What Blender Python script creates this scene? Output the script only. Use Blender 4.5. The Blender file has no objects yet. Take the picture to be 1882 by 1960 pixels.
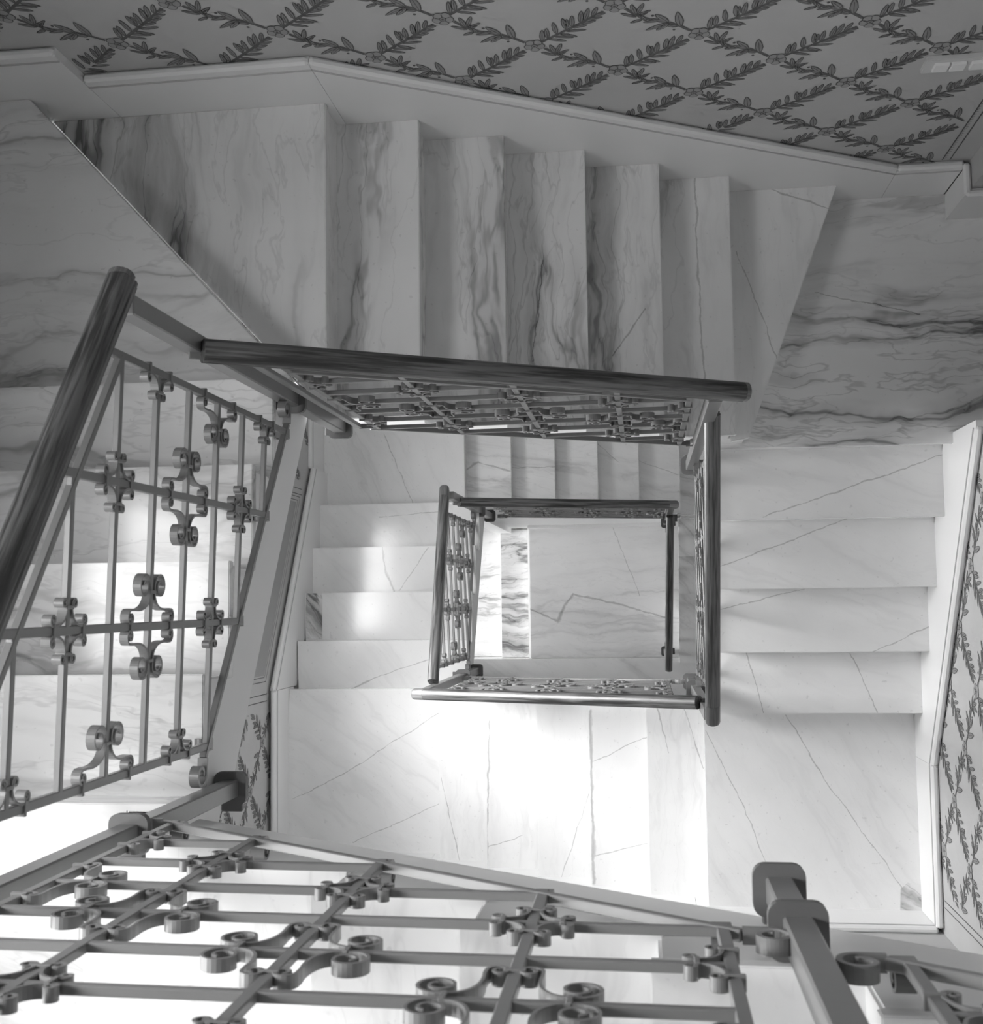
import bpy, bmesh, math, random
from mathutils import Matrix, Vector

# ------------------------------------------------------------------ frame, camera, light, exposure
U = 0.17                       # one stair riser in metres; plan positions and levels below are in risers
GROUND = 36.0                  # level number of the ground floor (levels count risers downwards)
def V(x, y, l): return Vector((x*U, y*U, (GROUND-l)*U))

S = bpy.context.scene
C = S.collection
S.view_settings.view_transform = 'Standard'
S.view_settings.look = 'None'
S.view_settings.gamma = 1.0
S.view_settings.use_curve_mapping = False
S.view_settings.exposure = 0.0
S.cycles.use_denoising = True
S.cycles.max_bounces = 10
S.cycles.diffuse_bounces = 7
S.cycles.glossy_bounces = 3
S.cycles.sample_clamp_indirect = 6.0

cam = bpy.data.objects.new('camera', bpy.data.cameras.new('camera'))
C.objects.link(cam)
ROT = ((0.99161001, -0.01229735, -0.12867929), (0.02181951, 0.99710396, 0.07285327), (0.12741073, -0.07504975, 0.98900659))
m = Matrix(ROT).transposed().to_4x4()
m.translation = V(0, 0, -20.3523)
cam.matrix_world = m
cam.data.sensor_fit = 'HORIZONTAL'
cam.data.sensor_width = 36.0
cam.data.lens = 36.0*2250.04/1882.0
cam.data.clip_start = 0.02
cam.data.clip_end = 100
cam.data.dof.use_dof = True
cam.data.dof.focus_distance = 4.2
cam.data.dof.aperture_fstop = 11.0
S.camera = cam

w = bpy.data.worlds.new('world'); S.world = w; w.use_nodes = True
w.node_tree.nodes['Background'].inputs['Color'].default_value = (0.55, 0.55, 0.55, 1)
w.node_tree.nodes['Background'].inputs['Strength'].default_value = 0.5

def area(name, centre, size, normal, watts, spread=180):
    """daylight entering through a window: a lamp the size of the glazing, facing into the stairwell"""
    l = bpy.data.lights.new(name, 'AREA'); l.shape = 'RECTANGLE'
    l.size, l.size_y = size[0]*U, size[1]*U
    l.energy = watts; l.spread = math.radians(spread)
    o = bpy.data.objects.new(name, l); C.objects.link(o)
    z = -Vector(normal).normalized()
    y = Vector((0, 0, 1)) if abs(z.z) < .9 else Vector((0, 1, 0))
    x = y.cross(z).normalized(); y = z.cross(x)
    mm = Matrix((x, y, z)).transposed().to_4x4(); mm.translation = V(*centre); o.matrix_world = mm
    return o

# windows: (wall, along-wall range, level range top..sill, watts)
WIN = {
    'west_low':   ('W', (-1.55, 3.8), (0.2, 12.0), 104),
    'west_high':  ('W', (-1.55, 2.8), (-23.2, -12.0), 76),
    'west_landing': ('W', (-6.6, -3.4), (-20.0, -8.8), 30),
    'west_door':  ('W', (-2.0, 2.6), (28.0, 37.9), 250),
}
REC = 1.7                      # depth of the window recesses
DEEP = {'west_door': 14.0}       # added vestibule sets the entrance lamp back for more even light
XW, XE, YS, YN = -12.1, 7.12, -8.3, 9.28      # wall faces
for k, (side, (a, b), (t, s), watts) in WIN.items():
    c, l = (a+b)/2, (t+s)/2; REC_ = DEEP.get(k, REC)
    if side == 'S': area('daylight_'+k, (c, YS-REC_+.25, l), (b-a-.3, s-t-.3), (0, 1, 0), watts)
    else: area('daylight_'+k, (XW-REC_+.25, c, l), (b-a-.3, s-t-.3), (1, 0, 0), watts)

def sun(name, direction, strength, angle):
    l = bpy.data.lights.new(name, 'SUN'); l.energy = strength; l.angle = math.radians(angle)
    o = bpy.data.objects.new(name, l); C.objects.link(o)
    o.rotation_euler = Vector(direction).to_track_quat('-Z', 'Y').to_euler(); return o
sun('north_west_glow', (.82, -.32, -.47), 11.0, 30)
sun('hazy_sun', (.43, -.47, -.77), 8.6, 24)

# ------------------------------------------------------------------ materials
def mat(name):
    mt = bpy.data.materials.new(name); mt.use_nodes = True
    return mt, mt.node_tree.nodes, mt.node_tree.links, mt.node_tree.nodes['Principled BSDF']
def N(ns, typ, **kw):
    n = ns.new(typ)
    for k, v in kw.items():
        if k in n.inputs.keys() if hasattr(n.inputs, 'keys') else False: n.inputs[k].default_value = v
        else: setattr(n, k, v)
    return n
def math_(ns, ls, op, a, b=None, c=None, clamp=False):
    n = ns.new('ShaderNodeMath'); n.operation = op; n.use_clamp = clamp
    for i, v in enumerate((a, b, c)):
        if v is None: continue
        if isinstance(v, (int, float)): n.inputs[i].default_value = v
        else: ls.new(v, n.inputs[i])
    return n.outputs[0]
def vmath(ns, ls, op, a, b=None):
    n = ns.new('ShaderNodeVectorMath'); n.operation = op
    for i, v in enumerate((a, b)):
        if v is None: continue
        if isinstance(v, (tuple, list)): n.inputs[i].default_value = v
        else: ls.new(v, n.inputs[i])
    return n.outputs['Value'] if op in ('DOT_PRODUCT', 'LENGTH') else n.outputs[0]
def sstep(ns, ls, v, lo, hi, t0=0.0, t1=1.0):
    n = ns.new('ShaderNodeMapRange'); n.interpolation_type = 'SMOOTHSTEP'
    ls.new(v, n.inputs[0])
    for i, x in ((1, lo), (2, hi), (3, t0), (4, t1)): n.inputs[i].default_value = x
    return n.outputs[0]
def noise(ns, ls, vec, scale, detail=4, rough=.55, dist=0):
    n = ns.new('ShaderNodeTexNoise')
    n.inputs['Scale'].default_value = scale; n.inputs['Detail'].default_value = detail
    n.inputs['Roughness'].default_value = rough; n.inputs['Distortion'].default_value = dist
    ls.new(vec, n.inputs['Vector']); return n
def attr(ns, name):
    n = ns.new('ShaderNodeAttribute'); n.attribute_type = 'OBJECT'; n.attribute_name = name; return n
def grey(ns, ls, val):
    n = ns.new('ShaderNodeCombineColor')
    for i in range(3): ls.new(val, n.inputs[i])
    return n.outputs[0]

SEGS = 7
def marble():
    """polished white marble; each slab carries seed, vein direction, vein amount and its own crack lines"""
    mt, ns, ls, bs = mat('marble')
    pos = ns.new('ShaderNodeNewGeometry').outputs['Position']
    seed = attr(ns, 'seed').outputs['Fac']; vd = attr(ns, 'vdir').outputs['Fac']; hv = attr(ns, 'heavy').outputs['Fac']
    off = ns.new('ShaderNodeCombineXYZ')
    for i, k in enumerate((3.1, 7.7, 5.3)): ls.new(math_(ns, ls, 'MULTIPLY', seed, k), off.inputs[i])
    rot = ns.new('ShaderNodeVectorRotate'); rot.rotation_type = 'Z_AXIS'
    ls.new(pos, rot.inputs['Vector']); ls.new(vd, rot.inputs['Angle'])
    p = vmath(ns, ls, 'ADD', rot.outputs[0], off.outputs[0])
    wn = noise(ns, ls, p, 2.1, 4, .55)
    warp = vmath(ns, ls, 'MULTIPLY', vmath(ns, ls, 'SUBTRACT', wn.outputs['Color'], (.5, .5, .5)), (.20, .20, .20))
    q = vmath(ns, ls, 'ADD', p, warp)
    st = vmath(ns, ls, 'MULTIPLY', q, (.50, 3.6, 2.2))
    def ridge(vec, sc, det, w):
        r = math_(ns, ls, 'ABSOLUTE', math_(ns, ls, 'SUBTRACT', noise(ns, ls, vec, sc, det, .5).outputs['Fac'], .5))
        return sstep(ns, ls, r, 0.0, w, 1.0, 0.0)
    mask = sstep(ns, ls, noise(ns, ls, st, .8, 2).outputs['Fac'], .36, .60)
    v1 = math_(ns, ls, 'MULTIPLY', ridge(st, 1.3, 4, .030), mask)
    v2 = math_(ns, ls, 'MULTIPLY', ridge(vmath(ns, ls, 'ADD', st, (4.2, 1.7, 9.1)), 3.1, 4, .020), mask)
    soft = math_(ns, ls, 'MULTIPLY', ridge(st, 1.3, 3, .11), mask)
    cloud = sstep(ns, ls, noise(ns, ls, vmath(ns, ls, 'ADD', st, (9.3, 2.2, 4.4)), 1.1, 6, .62).outputs['Fac'], .50, .74)
    tot = math_(ns, ls, 'MULTIPLY', v1, .42)
    tot = math_(ns, ls, 'ADD', tot, math_(ns, ls, 'MULTIPLY', v2, .26))
    tot = math_(ns, ls, 'ADD', tot, math_(ns, ls, 'MULTIPLY', soft, .26))
    tot = math_(ns, ls, 'ADD', tot, math_(ns, ls, 'MULTIPLY', cloud, .38))
    hair = ridge(vmath(ns, ls, 'MULTIPLY', vmath(ns, ls, 'ADD', st, (1.4, 6.1, 2.7)), (1.5, .8, 1)), 2.0, 5, .012)
    tot = math_(ns, ls, 'ADD', tot, math_(ns, ls, 'MULTIPLY', hair, .12))
    tot = math_(ns, ls, 'MULTIPLY', tot, hv)
    # explicit cracks: segments a-b given per slab, broken up with a little noise
    wob = vmath(ns, ls, 'MULTIPLY', vmath(ns, ls, 'SUBTRACT', noise(ns, ls, pos, 9.0, 4, .65).outputs['Color'], (.5, .5, .5)), (.032, .032, 0))
    pw = vmath(ns, ls, 'MULTIPLY', vmath(ns, ls, 'ADD', pos, wob), (1, 1, 0))
    thick = noise(ns, ls, pos, 14.0, 2).outputs['Fac']
    crack = None
    for i in range(SEGS):
        A = attr(ns, 'sa%d' % i).outputs['Vector']; B = attr(ns, 'sb%d' % i).outputs['Vector']
        w_ = attr(ns, 'sw%d' % i).outputs['Fac']
        ab = vmath(ns, ls, 'SUBTRACT', B, A); ap = vmath(ns, ls, 'SUBTRACT', pw, A)
        t = math_(ns, ls, 'DIVIDE', vmath(ns, ls, 'DOT_PRODUCT', ap, ab), math_(ns, ls, 'ADD', vmath(ns, ls, 'DOT_PRODUCT', ab, ab), 1e-6), clamp=True)
        sc = ns.new('ShaderNodeVectorMath'); sc.operation = 'SCALE'; ls.new(ab, sc.inputs[0]); ls.new(t, sc.inputs['Scale'])
        d = vmath(ns, ls, 'LENGTH', vmath(ns, ls, 'SUBTRACT', ap, sc.outputs[0]))
        ww = math_(ns, ls, 'MULTIPLY', w_, math_(ns, ls, 'ADD', math_(ns, ls, 'MULTIPLY', thick, 2.2), -.35))
        k = math_(ns, ls, 'SUBTRACT', 1.0, math_(ns, ls, 'DIVIDE', d, math_(ns, ls, 'MAXIMUM', ww, 1e-5)), clamp=True)
        crack = k if crack is None else math_(ns, ls, 'MAXIMUM', crack, k)
    tot = math_(ns, ls, 'ADD', tot, math_(ns, ls, 'MULTIPLY', math_(ns, ls, 'POWER', crack, .6), .40))
    spec = sstep(ns, ls, noise(ns, ls, pos, 55, 1).outputs['Fac'], .71, .78)      # tiny pits
    tot = math_(ns, ls, 'ADD', tot, math_(ns, ls, 'MULTIPLY', spec, .12))
    spot = sstep(ns, ls, noise(ns, ls, pos, 24, 2).outputs['Fac'], .70, .78)
    tot = math_(ns, ls, 'ADD', tot, math_(ns, ls, 'MULTIPLY', spot, .10))
    blot = noise(ns, ls, pos, 2.3, 3).outputs['Fac']
    base = math_(ns, ls, 'ADD', .725, math_(ns, ls, 'MULTIPLY', blot, .17))
    val = math_(ns, ls, 'MULTIPLY', base, math_(ns, ls, 'SUBTRACT', 1.0, math_(ns, ls, 'MINIMUM', tot, .78)))
    ls.new(grey(ns, ls, val), bs.inputs['Base Color'])
    bs.inputs['Roughness'].default_value = .13
    bs.inputs['Specular IOR Level'].default_value = .45
    return mt

def painted(name, val, rough, mottle=.0, scale=6.0, bump=0.0, spec=.4):
    mt, ns, ls, bs = mat(name)
    pos = ns.new('ShaderNodeNewGeometry').outputs['Position']
    n = noise(ns, ls, pos, scale, 5, .6).outputs['Fac']
    v = math_(ns, ls, 'MULTIPLY', val, math_(ns, ls, 'ADD', 1.0, math_(ns, ls, 'MULTIPLY', math_(ns, ls, 'SUBTRACT', n, .5), mottle)))
    ls.new(grey(ns, ls, v), bs.inputs['Base Color'])
    bs.inputs['Roughness'].default_value = rough; bs.inputs['Specular IOR Level'].default_value = spec
    if bump:
        b = ns.new('ShaderNodeBump'); b.inputs['Strength'].default_value = bump; b.inputs['Distance'].default_value = .002
        ls.new(noise(ns, ls, pos, 60, 3).outputs['Fac'], b.inputs['Height']); ls.new(b.outputs[0], bs.inputs['Normal'])
    return mt
def wood(name, lo, hi):
    mt, ns, ls, bs = mat(name)
    p = ns.new('ShaderNodeTexCoord').outputs['Object']
    seed = attr(ns, 'seed').outputs['Fac']
    off = ns.new('ShaderNodeCombineXYZ')
    for i, k in enumerate((3.1, 1.7, 2.3)): ls.new(math_(ns, ls, 'MULTIPLY', seed, k), off.inputs[i])
    q = vmath(ns, ls, 'ADD', p, off.outputs[0])
    g1 = noise(ns, ls, vmath(ns, ls, 'MULTIPLY', q, (6, 130, 130)), 1.0, 5, .6).outputs['Fac']
    g2 = noise(ns, ls, vmath(ns, ls, 'MULTIPLY', q, (2.2, 34, 34)), 1.0, 3, .55, .6).outputs['Fac']
    g = sstep(ns, ls, math_(ns, ls, 'ADD', math_(ns, ls, 'MULTIPLY', g1, .55), math_(ns, ls, 'MULTIPLY', g2, .45)), .41, .60, lo, hi)
    ls.new(grey(ns, ls, g), bs.inputs['Base Color'])
    bs.inputs['Roughness'].default_value = .40; bs.inputs['Specular IOR Level'].default_value = .75
    return mt
M = {
    'marble': marble(),
    'plaster': painted('wall_plaster', .50, .85, .14, 3.0, .12, .2),
    'white': painted('white_paint', .80, .5, .03, 4.0),
    'soffit': painted('soffit_plaster', .80, .8, .05, 3.0),
    'ceil': painted('ceiling_plaster', .22, .9, .03),
    'iron': painted('grey_painted_iron', .165, .32, .10, 40.0, .10, .6),
    'iron_plate': painted('grey_painted_plate', .11, .5, .15, 30.0, .25),
    'wood': wood('handrail_wood', .014, .12),
    'wood_end': wood('handrail_end_wood', .075, .17),
    'leaf_line': painted('stencil_outline', .125, .9, .2),
    'leaf': painted('stencil_leaf', .27, .9, .35, 30),
    'rose': painted('stencil_rose', .34, .9, .2, 30),
    'groove_shade': painted('moulding_shadow_line', .5, .8),
    'panel': painted('painted_panel', .33, .8, .15, 4),
    'switch': painted('switch_plastic', .60, .45, .02),
    'rocker': painted('switch_rocker', .85, .35, .02),
}
def glass():
    mt, ns, ls, bs = mat('window_pane')
    g = ns.new('ShaderNodeBsdfGlossy'); g.inputs['Roughness'].default_value = .02
    t = ns.new('ShaderNodeBsdfTransparent'); x = ns.new('ShaderNodeMixShader'); x.inputs[0].default_value = .08
    ls.new(t.outputs[0], x.inputs[1]); ls.new(g.outputs[0], x.inputs[2])
    ls.new(x.outputs[0], ns['Material Output'].inputs['Surface'])
    return mt
M['pane'] = glass()

# ------------------------------------------------------------------ object helpers
def link(name, me, material, parent=None, mtx=None):
    o = bpy.data.objects.new(name, me); C.objects.link(o)
    if material is not None and not me.materials: me.materials.append(material)
    if parent is not None: o.parent = parent
    if mtx is not None: o.matrix_local = mtx
    return o
def thing(name, base, label, cat, group=None):
    o = bpy.data.objects.new(name, None); C.objects.link(o)
    o.location = base; o.empty_display_size = .1
    o['label'] = label; o['category'] = cat
    if group: o['group'] = group
    return o
def base_of(parent):
    b = Vector((0, 0, 0))
    while parent is not None: b = b+parent.location; parent = parent.parent
    return b
def mesh(name, vs, fs):
    me = bpy.data.meshes.new(name); me.from_pydata([tuple(v) for v in vs], [], fs); me.update(); return me
def bm_mesh(name, vs, fs, bevel=0, seg=1):
    bm = bmesh.new(); bv = [bm.verts.new(v) for v in vs]
    for f in fs: bm.faces.new([bv[i] for i in f])
    bmesh.ops.recalc_face_normals(bm, faces=bm.faces)
    if bevel: bmesh.ops.bevel(bm, geom=list(bm.edges), offset=bevel, segments=seg, affect='EDGES', clamp_overlap=True)
    me = bpy.data.meshes.new(name); bm.to_mesh(me); bm.free(); return me
def prism(name, A, B, material, parent=None, bevel=0):
    """solid between two matching outlines A and B (lists of world points)"""
    b = base_of(parent); n = len(A)
    vs = [Vector(p)-b for p in A]+[Vector(p)-b for p in B]
    fs = [list(range(n))[::-1], [n+i for i in range(n)]]+[[i, (i+1) % n, n+(i+1) % n, n+i] for i in range(n)]
    return link(name, bm_mesh(name, vs, fs, bevel, 2), material, parent)
def slab(name, poly, top, bot, material, parent=None, bevel=0):
    return prism(name, [V(x, y, bot) for x, y in poly], [V(x, y, top) for x, y in poly], material, parent, bevel)
def box(name, x0, x1, y0, y1, l0, l1, material, parent=None, bevel=0):
    return slab(name, [(x0, y0), (x1, y0), (x1, y1), (x0, y1)], l0, l1, material, parent, bevel)
def merge(name, parts, material, parent=None):
    """several boxes (x0,x1,y0,y1,l0,l1) in one mesh"""
    vs, fs = [], []; b = base_of(parent)
    for x0, x1, y0, y1, l0, l1 in parts:
        k = len(vs)
        vs += [V(x, y, l)-b for l in (l1, l0) for x, y in ((x0, y0), (x1, y0), (x1, y1), (x0, y1))]
        fs += [[k+3, k+2, k+1, k], [k+4, k+5, k+6, k+7]]+[[k+i, k+(i+1) % 4, k+4+(i+1) % 4, k+4+i] for i in range(4)]
    return link(name, mesh(name, vs, fs), material, parent)
def bar(name, p, q, w, h, material, parent, up=Vector((0, 0, 1)), bevel=.0015):
    """straight bar from p to q, w wide sideways and h along 'up' (metres)"""
    b = base_of(parent); d = (q-p).normalized(); s = d.cross(up).normalized(); n = s.cross(d)
    vs = [c-b+s*(sx*w/2)+n*(sn*h/2) for c in (p, q) for sx, sn in ((-1, -1), (1, -1), (1, 1), (-1, 1))]
    fs = [[3, 2, 1, 0], [4, 5, 6, 7]]+[[i, (i+1) % 4, 4+(i+1) % 4, 4+i] for i in range(4)]
    return link(name, bm_mesh(name, vs, fs, bevel, 1), material, parent)
def structure(o): o['kind'] = 'structure'; return o

rnd = random.Random(5)
SEG = [(8,2.82,1.89,6.98,3.26),(9,1.86,.75,4.9,1.85),(10,1.9,-.29,3.99,.2),(10,5.61,-1.39,6.98,-.79),(11,2.6,-1.44,2.99,-2.98),(11,5.21,-1.46,5.86,-2.98),
 (12,1.54,-3.55,2.45,-5.43),(12,2.45,-5.43,3.26,-7.52),(12,3.67,-3.13,4.7,-4.93),(12,4.7,-4.93,6.65,-7.79),(13,.28,-3.04,.57,-4.26),(13,1.03,-3.04,1.49,-4.68),
 (14,-1.62,-4.69,-.02,-3.95),(14,-1.67,-7.35,-.09,-6.96),(14,-1.61,-3.2,-1.62,-8.08,.016),(15,-2.61,-8.18,-1.75,-5.74),(16,-4.84,-3.71,-4.95,-8.06,.010),(16,-4.91,-7.51,-3.86,-7.18),
 (17,-6.52,-5.62,-5.96,-8.22),(18,-11.71,-6.49,-9.93,-5.62),(18,-9.93,-5.62,-6.75,-3.66),(18,-9.67,-7.85,-8.53,-7.38),(18,-8.53,-7.38,-6.78,-6.58),
 (19,-9.96,-2.93,-8.73,-2.44,.009),(19,-8.73,-2.44,-7.28,-1.96),(21,-9.28,1.94,-9.19,1.06,.010),(21,-9.19,1.06,-8.87,.37,.012),(21,-8.68,.4,-7.62,1.91),(22,-9.6,3.11,-7.44,3.26),
 (23,-9.66,6.36,-9.17,5.15),(23,-9.17,5.15,-8.57,3.71),(24,-6.72,5.0,-6.21,5.28,.018),(24,-6.21,5.28,-4.97,4.91,.012),(25,-5.06,5.16,-3.34,5.16),(27,-1.72,6.25,-.9,5.48),(28,-.08,5.64,1.51,5.0),
 (36,-5.45,-.44,-4.13,-1.0,.016),(36,-4.13,-1.0,-3.82,-.31,.026),(36,-3.82,-.31,-3.36,.26,.018),(36,-3.36,.26,-1.33,-.21,.016),(36,-1.33,-.21,1.16,-.96,.014),(36,-1.5,3.57,-1.03,2.39),(36,-1.03,2.39,-.21,.14),(36,-.21,.14,.85,-1.71),
 (5,1.29,9.15,1.3,7.04,.009),(5,1.3,7.04,1.39,4.52,.009),(3,-1.89,6.85,-2.13,4.82),(6,3.01,9.12,4.3,8.59,.010),(6,2.22,7.75,3.11,5.11),
 (4,.15,6.04,-.52,5.07,.009),(7,4.04,6.98,6.34,6.39,.007)]
def stone(o, level=None, vdir=0.0, heavy=.3):
    o['seed'] = round(rnd.uniform(0, 9), 3); o['vdir'] = float(vdir); o['heavy'] = float(heavy)
    mine = [s for s in SEG if level is not None and s[0] == level][:SEGS]
    for i in range(SEGS):
        s = mine[i] if i < len(mine) else (0, 900, 900, 900, 901)
        wd = (s[5]*(.55 if 0 <= s[0] < 8 else .8) if len(s) > 5 else .0036) if i < len(mine) else 0.0
        o['sa%d' % i] = [s[1]*U, s[2]*U, 0.0]; o['sb%d' % i] = [s[3]*U, s[4]*U, 0.0]; o['sw%d' % i] = wd
    return o

# ------------------------------------------------------------------ walls, ceiling, ground floor
LT, LB = -33.0, 38.4           # ceiling and lowest floor level
WT = 3.0                       # wall thickness
def wall_with_holes(name, side, a0, a1, holes):
    """a wall box from a0 to a1 along its length with rectangular window openings (a, b, top, sill)"""
    hs = sorted(holes); parts = []
    cuts = sorted({a0, a1, *[h[0] for h in hs], *[h[1] for h in hs]})
    for p, q in zip(cuts, cuts[1:]):
        mid = (p+q)/2; lv = LT
        for h in sorted([h for h in hs if h[0] < mid < h[1]], key=lambda h: h[2]):
            parts.append((p, q, lv, h[2])); lv = h[3]
        parts.append((p, q, lv, LB))
    bx = []
    for p, q, t, s in parts:
        bx.append({'S': (p, q, YS-WT, YS, t, s), 'N': (p, q, YN, YN+WT, t, s), 'W': (XW-WT, XW, p, q, t, s), 'E': (XE, XE+1.5, p, q, t, s)}[side])
    return structure(merge(name, bx, M['plaster']))
hole = lambda s: [(a, b, t, l) for (sd, (a, b), (t, l), _) in WIN.values() if sd == s]
wall_s = wall_with_holes('wall_south', 'S', XW-WT, XE+6, hole('S'))
wall_w = wall_with_holes('wall_west', 'W', YS, YN, hole('W'))
wall_n = wall_with_holes('wall_north', 'N', XW-WT, XE+6, [])
wall_e = structure(merge('wall_east', [(XE, XE+1.5, YS, 3.62, LT, LB), (XE, XE+1.5, 3.62, YN, LT, -8), (XE, XE+1.5, 3.62, YN, 8.4, LB)], M['plaster']))
structure(merge('wall_corridor', [(13, 13.6, 3, YN, -8.6, 8.4), (XE+1.5, 13, 3.0, 3.62, -8.6, 8.4)], M['plaster']))
structure(merge('ceiling', [(XW-WT, 13.6, YS-WT, YN+WT, LT-.8, LT)], M['ceil']))
structure(merge('ceiling_corridor', [(XE+1.5, 13.6, 3, YN, -8.9, -8.5)], M['ceil']))
a, b = WIN['west_door'][1]; t, q_ = WIN['west_door'][2]
structure(merge('wall_added_vestibule', [(XW-14.7, XW-WT, a-.8, a, t-.8, 38.4), (XW-14.7, XW-WT, b, b+.8, t-.8, 38.4), (XW-14.7, XW-WT, a, b, t-.8, t)], M['plaster']))  # unseen passage, added so the door light falls off less
structure(merge('floor_added_vestibule', [(XW-14.7, XW, a, b, q_, 38.4)], M['marble']))
# window frames, glazing bars and bright panes
for i, (k, (side, (a, b), (t, s), _)) in enumerate(WIN.items()):
    d0 = DEEP.get(k, REC)-.05
    def wb(name, p, q, l0, l1, d, th, material, parent):
        x = (p, q, YS-d-th, YS-d, l0, l1) if side == 'S' else (XW-d-th, XW-d, p, q, l0, l1)
        return merge(name, [x], material, parent)
    root = wb('window_%d' % (i+1), a, b, s-.32, s, d0-.1, .35, M['white'], None); structure(root)
    wb('frame_top', a, b, t, t+.3, d0, .22, M['white'], root)
    wb('frame_side', a, a+.3, t+.3, s-.32, d0, .22, M['white'], root); wb('frame_side', b-.3, b, t+.3, s-.32, d0, .22, M['white'], root)
    n = 3
    for j in range(1, n): wb('glazing_bar', a+(b-a)*j/n-.08, a+(b-a)*j/n+.08, t+.3, s-.32, d0-.25, .2, M['white'], root)
    for j in range(1, 4): wb('glazing_bar', a+.3, b-.3, t+(s-t)*j/4-.07, t+(s-t)*j/4+.07, d0-.25, .18, M['white'], root)
    wb('pane', a+.3, b-.3, t+.3, s-.32, d0+.2, .05, M['pane'], root)

# ground floor: platform at level 36 on the east and south, two steps down to the west
gf = structure(stone(slab('floor', [(-5.45, -2.78), (XE, -2.78), (XE, YN), (-5.45, YN)], 36, 36.25, M['marble'], None, .003), 36, .0, .30))
stone(slab('floor_slab', [(-9.0, YS), (XE, YS), (XE, -2.80), (-9.0, -2.80)], 36, 36.25, M['marble'], gf, .003), None, .5, .3)
stone(slab('step', [(-6.95, -2.78), (-5.47, -2.78), (-5.47, YN), (-6.95, YN)], 37, 37.2, M['marble'], gf, .003), None, 0, .9)
stone(slab('floor_slab', [(XW, -2.78), (-6.9, -2.78), (-6.9, YN), (XW, YN)], 38, 38.2, M['marble'], gf, .003), None, 0, .9)
stone(slab('floor_slab', [(XW, YS), (-9.02, YS), (-9.02, -2.79), (XW, -2.79)], 36, 36.25, M['marble'], gf, .003), None, 0, .3)
merge('riser', [(-5.55, -5.45, -2.8, YN, 36.2, 38.2), (-7.0, -6.92, -2.8, YN, 37.2, 38.2), (XW, -5.45, -2.88, -2.80, 36.2, 38.2)], M['white'], gf)
lw = [(-6.45, 27.2), (4.7, 34.0), (4.7, 36.0), (-5.45, 36.0), (-5.45, 38.0), (-6.45, 38.0)]
structure(prism('wall_lower', [V(x, 3.52, l) for x, l in lw], [V(x, 4.2, l) for x, l in lw], M['white']))
tr = structure(merge('baseboard_lower', [(-5.42, 4.7, 3.40, 3.52, 35.0, 36.0)], M['white']))
pl = structure(merge('trim_1', [(-7.15, -6.42, 3.28, 4.0, 27.6, 38.0)], M['white']))

# ------------------------------------------------------------------ stairs
TH = .17                      # tread thickness
OV = .07                      # nosing overhang
def nose_line(noses): (c0, l0), (c1, l1) = noses[0], noses[-1]; return lambda c: l0+(c-c0)*(l1-l0)/(c1-c0)
def flight(name, label, axis, noses, ci, co, c_end, heavy, vd, well, skew=None, last=True):
    """noses: [(coordinate, level)] going down, the first one is the edge of the landing above;
       ci / co: inner and outer ends of the treads; well: range of the stringer along the flight"""
    (c0, l0), (c1, l1) = noses[0], noses[-1]; s = 1 if c1 > c0 else -1
    P = (lambda c, t: (c, t)) if axis == 'X' else (lambda c, t: (t, c))
    root = thing(name, V(*P(c_end, (ci+co)/2), l1+1), label, 'staircase', 'marble stair flights round the well')
    out = (lambda c: co) if skew is None else skew
    for (ca, la), (cb, lb) in zip(noses, noses[1:]):
        a = ca-s*(OV+.05)
        o = slab('tread', [P(a, ci), P(cb, ci), P(cb, out(cb)), P(a, out(a))], lb, lb+TH, M['marble'], root, .0022)
        stone(o, int(lb), vd, heavy)
    inn = ci+(.1 if co < ci else -.1)*-1     # face of the stringer, a little behind the tread ends
    k = -1 if co < ci else 1
    sf = ci+k*.08
    for (ca, la) in (noses if last else noses[:-1]):
        r = slab('riser', [P(ca-s*OV, sf+k*.02), P(ca-s*(OV+.12), sf+k*.02), P(ca-s*(OV+.12), out(ca)), P(ca-s*OV, out(ca))], la+TH, la+1.0, M['marble'], root)
        stone(r, None, vd, heavy)
    f = nose_line(noses)
    # stringer: stepped top, straight bottom edge, plastered
    w0, w1 = well                            # upper and lower end along the flight
    lv = l0+TH
    for (ca, la) in noses:
        if (ca-s*(OV+.03)-w0)*s <= 0: lv = la+1+TH
    pts = [(w0, lv)]
    for (ca, la) in noses:
        c = ca-s*(OV+.03)
        if (c-w0)*s > 0 and (w1-c)*s > 0: pts += [(c, la+TH), (c, la+1+TH)]
    pts.append((w1, pts[-1][1]))
    prof = pts+[(w1, f(w1)+2.45), (w0, f(w0)+2.45)]
    prism('stringer', [V(*P(c, sf), l) for c, l in prof], [V(*P(c, sf+k*.5), l) for c, l in prof], M['soffit'], root)
    # sloping soffit slab under the treads
    so = [(w0, f(w0)+2.05), (w1, f(w1)+2.05), (w1, f(w1)+2.44), (w0, f(w0)+2.44)]
    prism('soffit', [V(*P(c, sf+k*.5), l) for c, l in so], [V(*P(c, co), l) for c, l in so], M['soffit'], root)
    return root
def landing(name, label, poly, top, heavy, vd, joints=None, thick=1.3):
    n = len(poly); cx = sum(p[0] for p in poly)/n; cy = sum(p[1] for p in poly)/n
    root = thing(name, V(cx, cy, top+thick), label, 'landing', 'marble landings between the flights')
    stone(slab('floor_slab', poly, top, top+TH, M['marble'], root, .0022), int(top) if top >= 0 or top == -1 else None, vd, heavy)
    inset = [(x+(cx-x)*.06, y+(cy-y)*.06) for x, y in poly]
    slab('slab_core', inset, top+TH, top+thick, M['soffit'], root)
    return root
WX = -5.93; NY = 3.46; SY = -2.80; EX = 1.55
xw = lambda y: -11.87-.016*(y+0.0)*1.5           # the west wall runs a touch out of square
HP = math.pi/2
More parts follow.
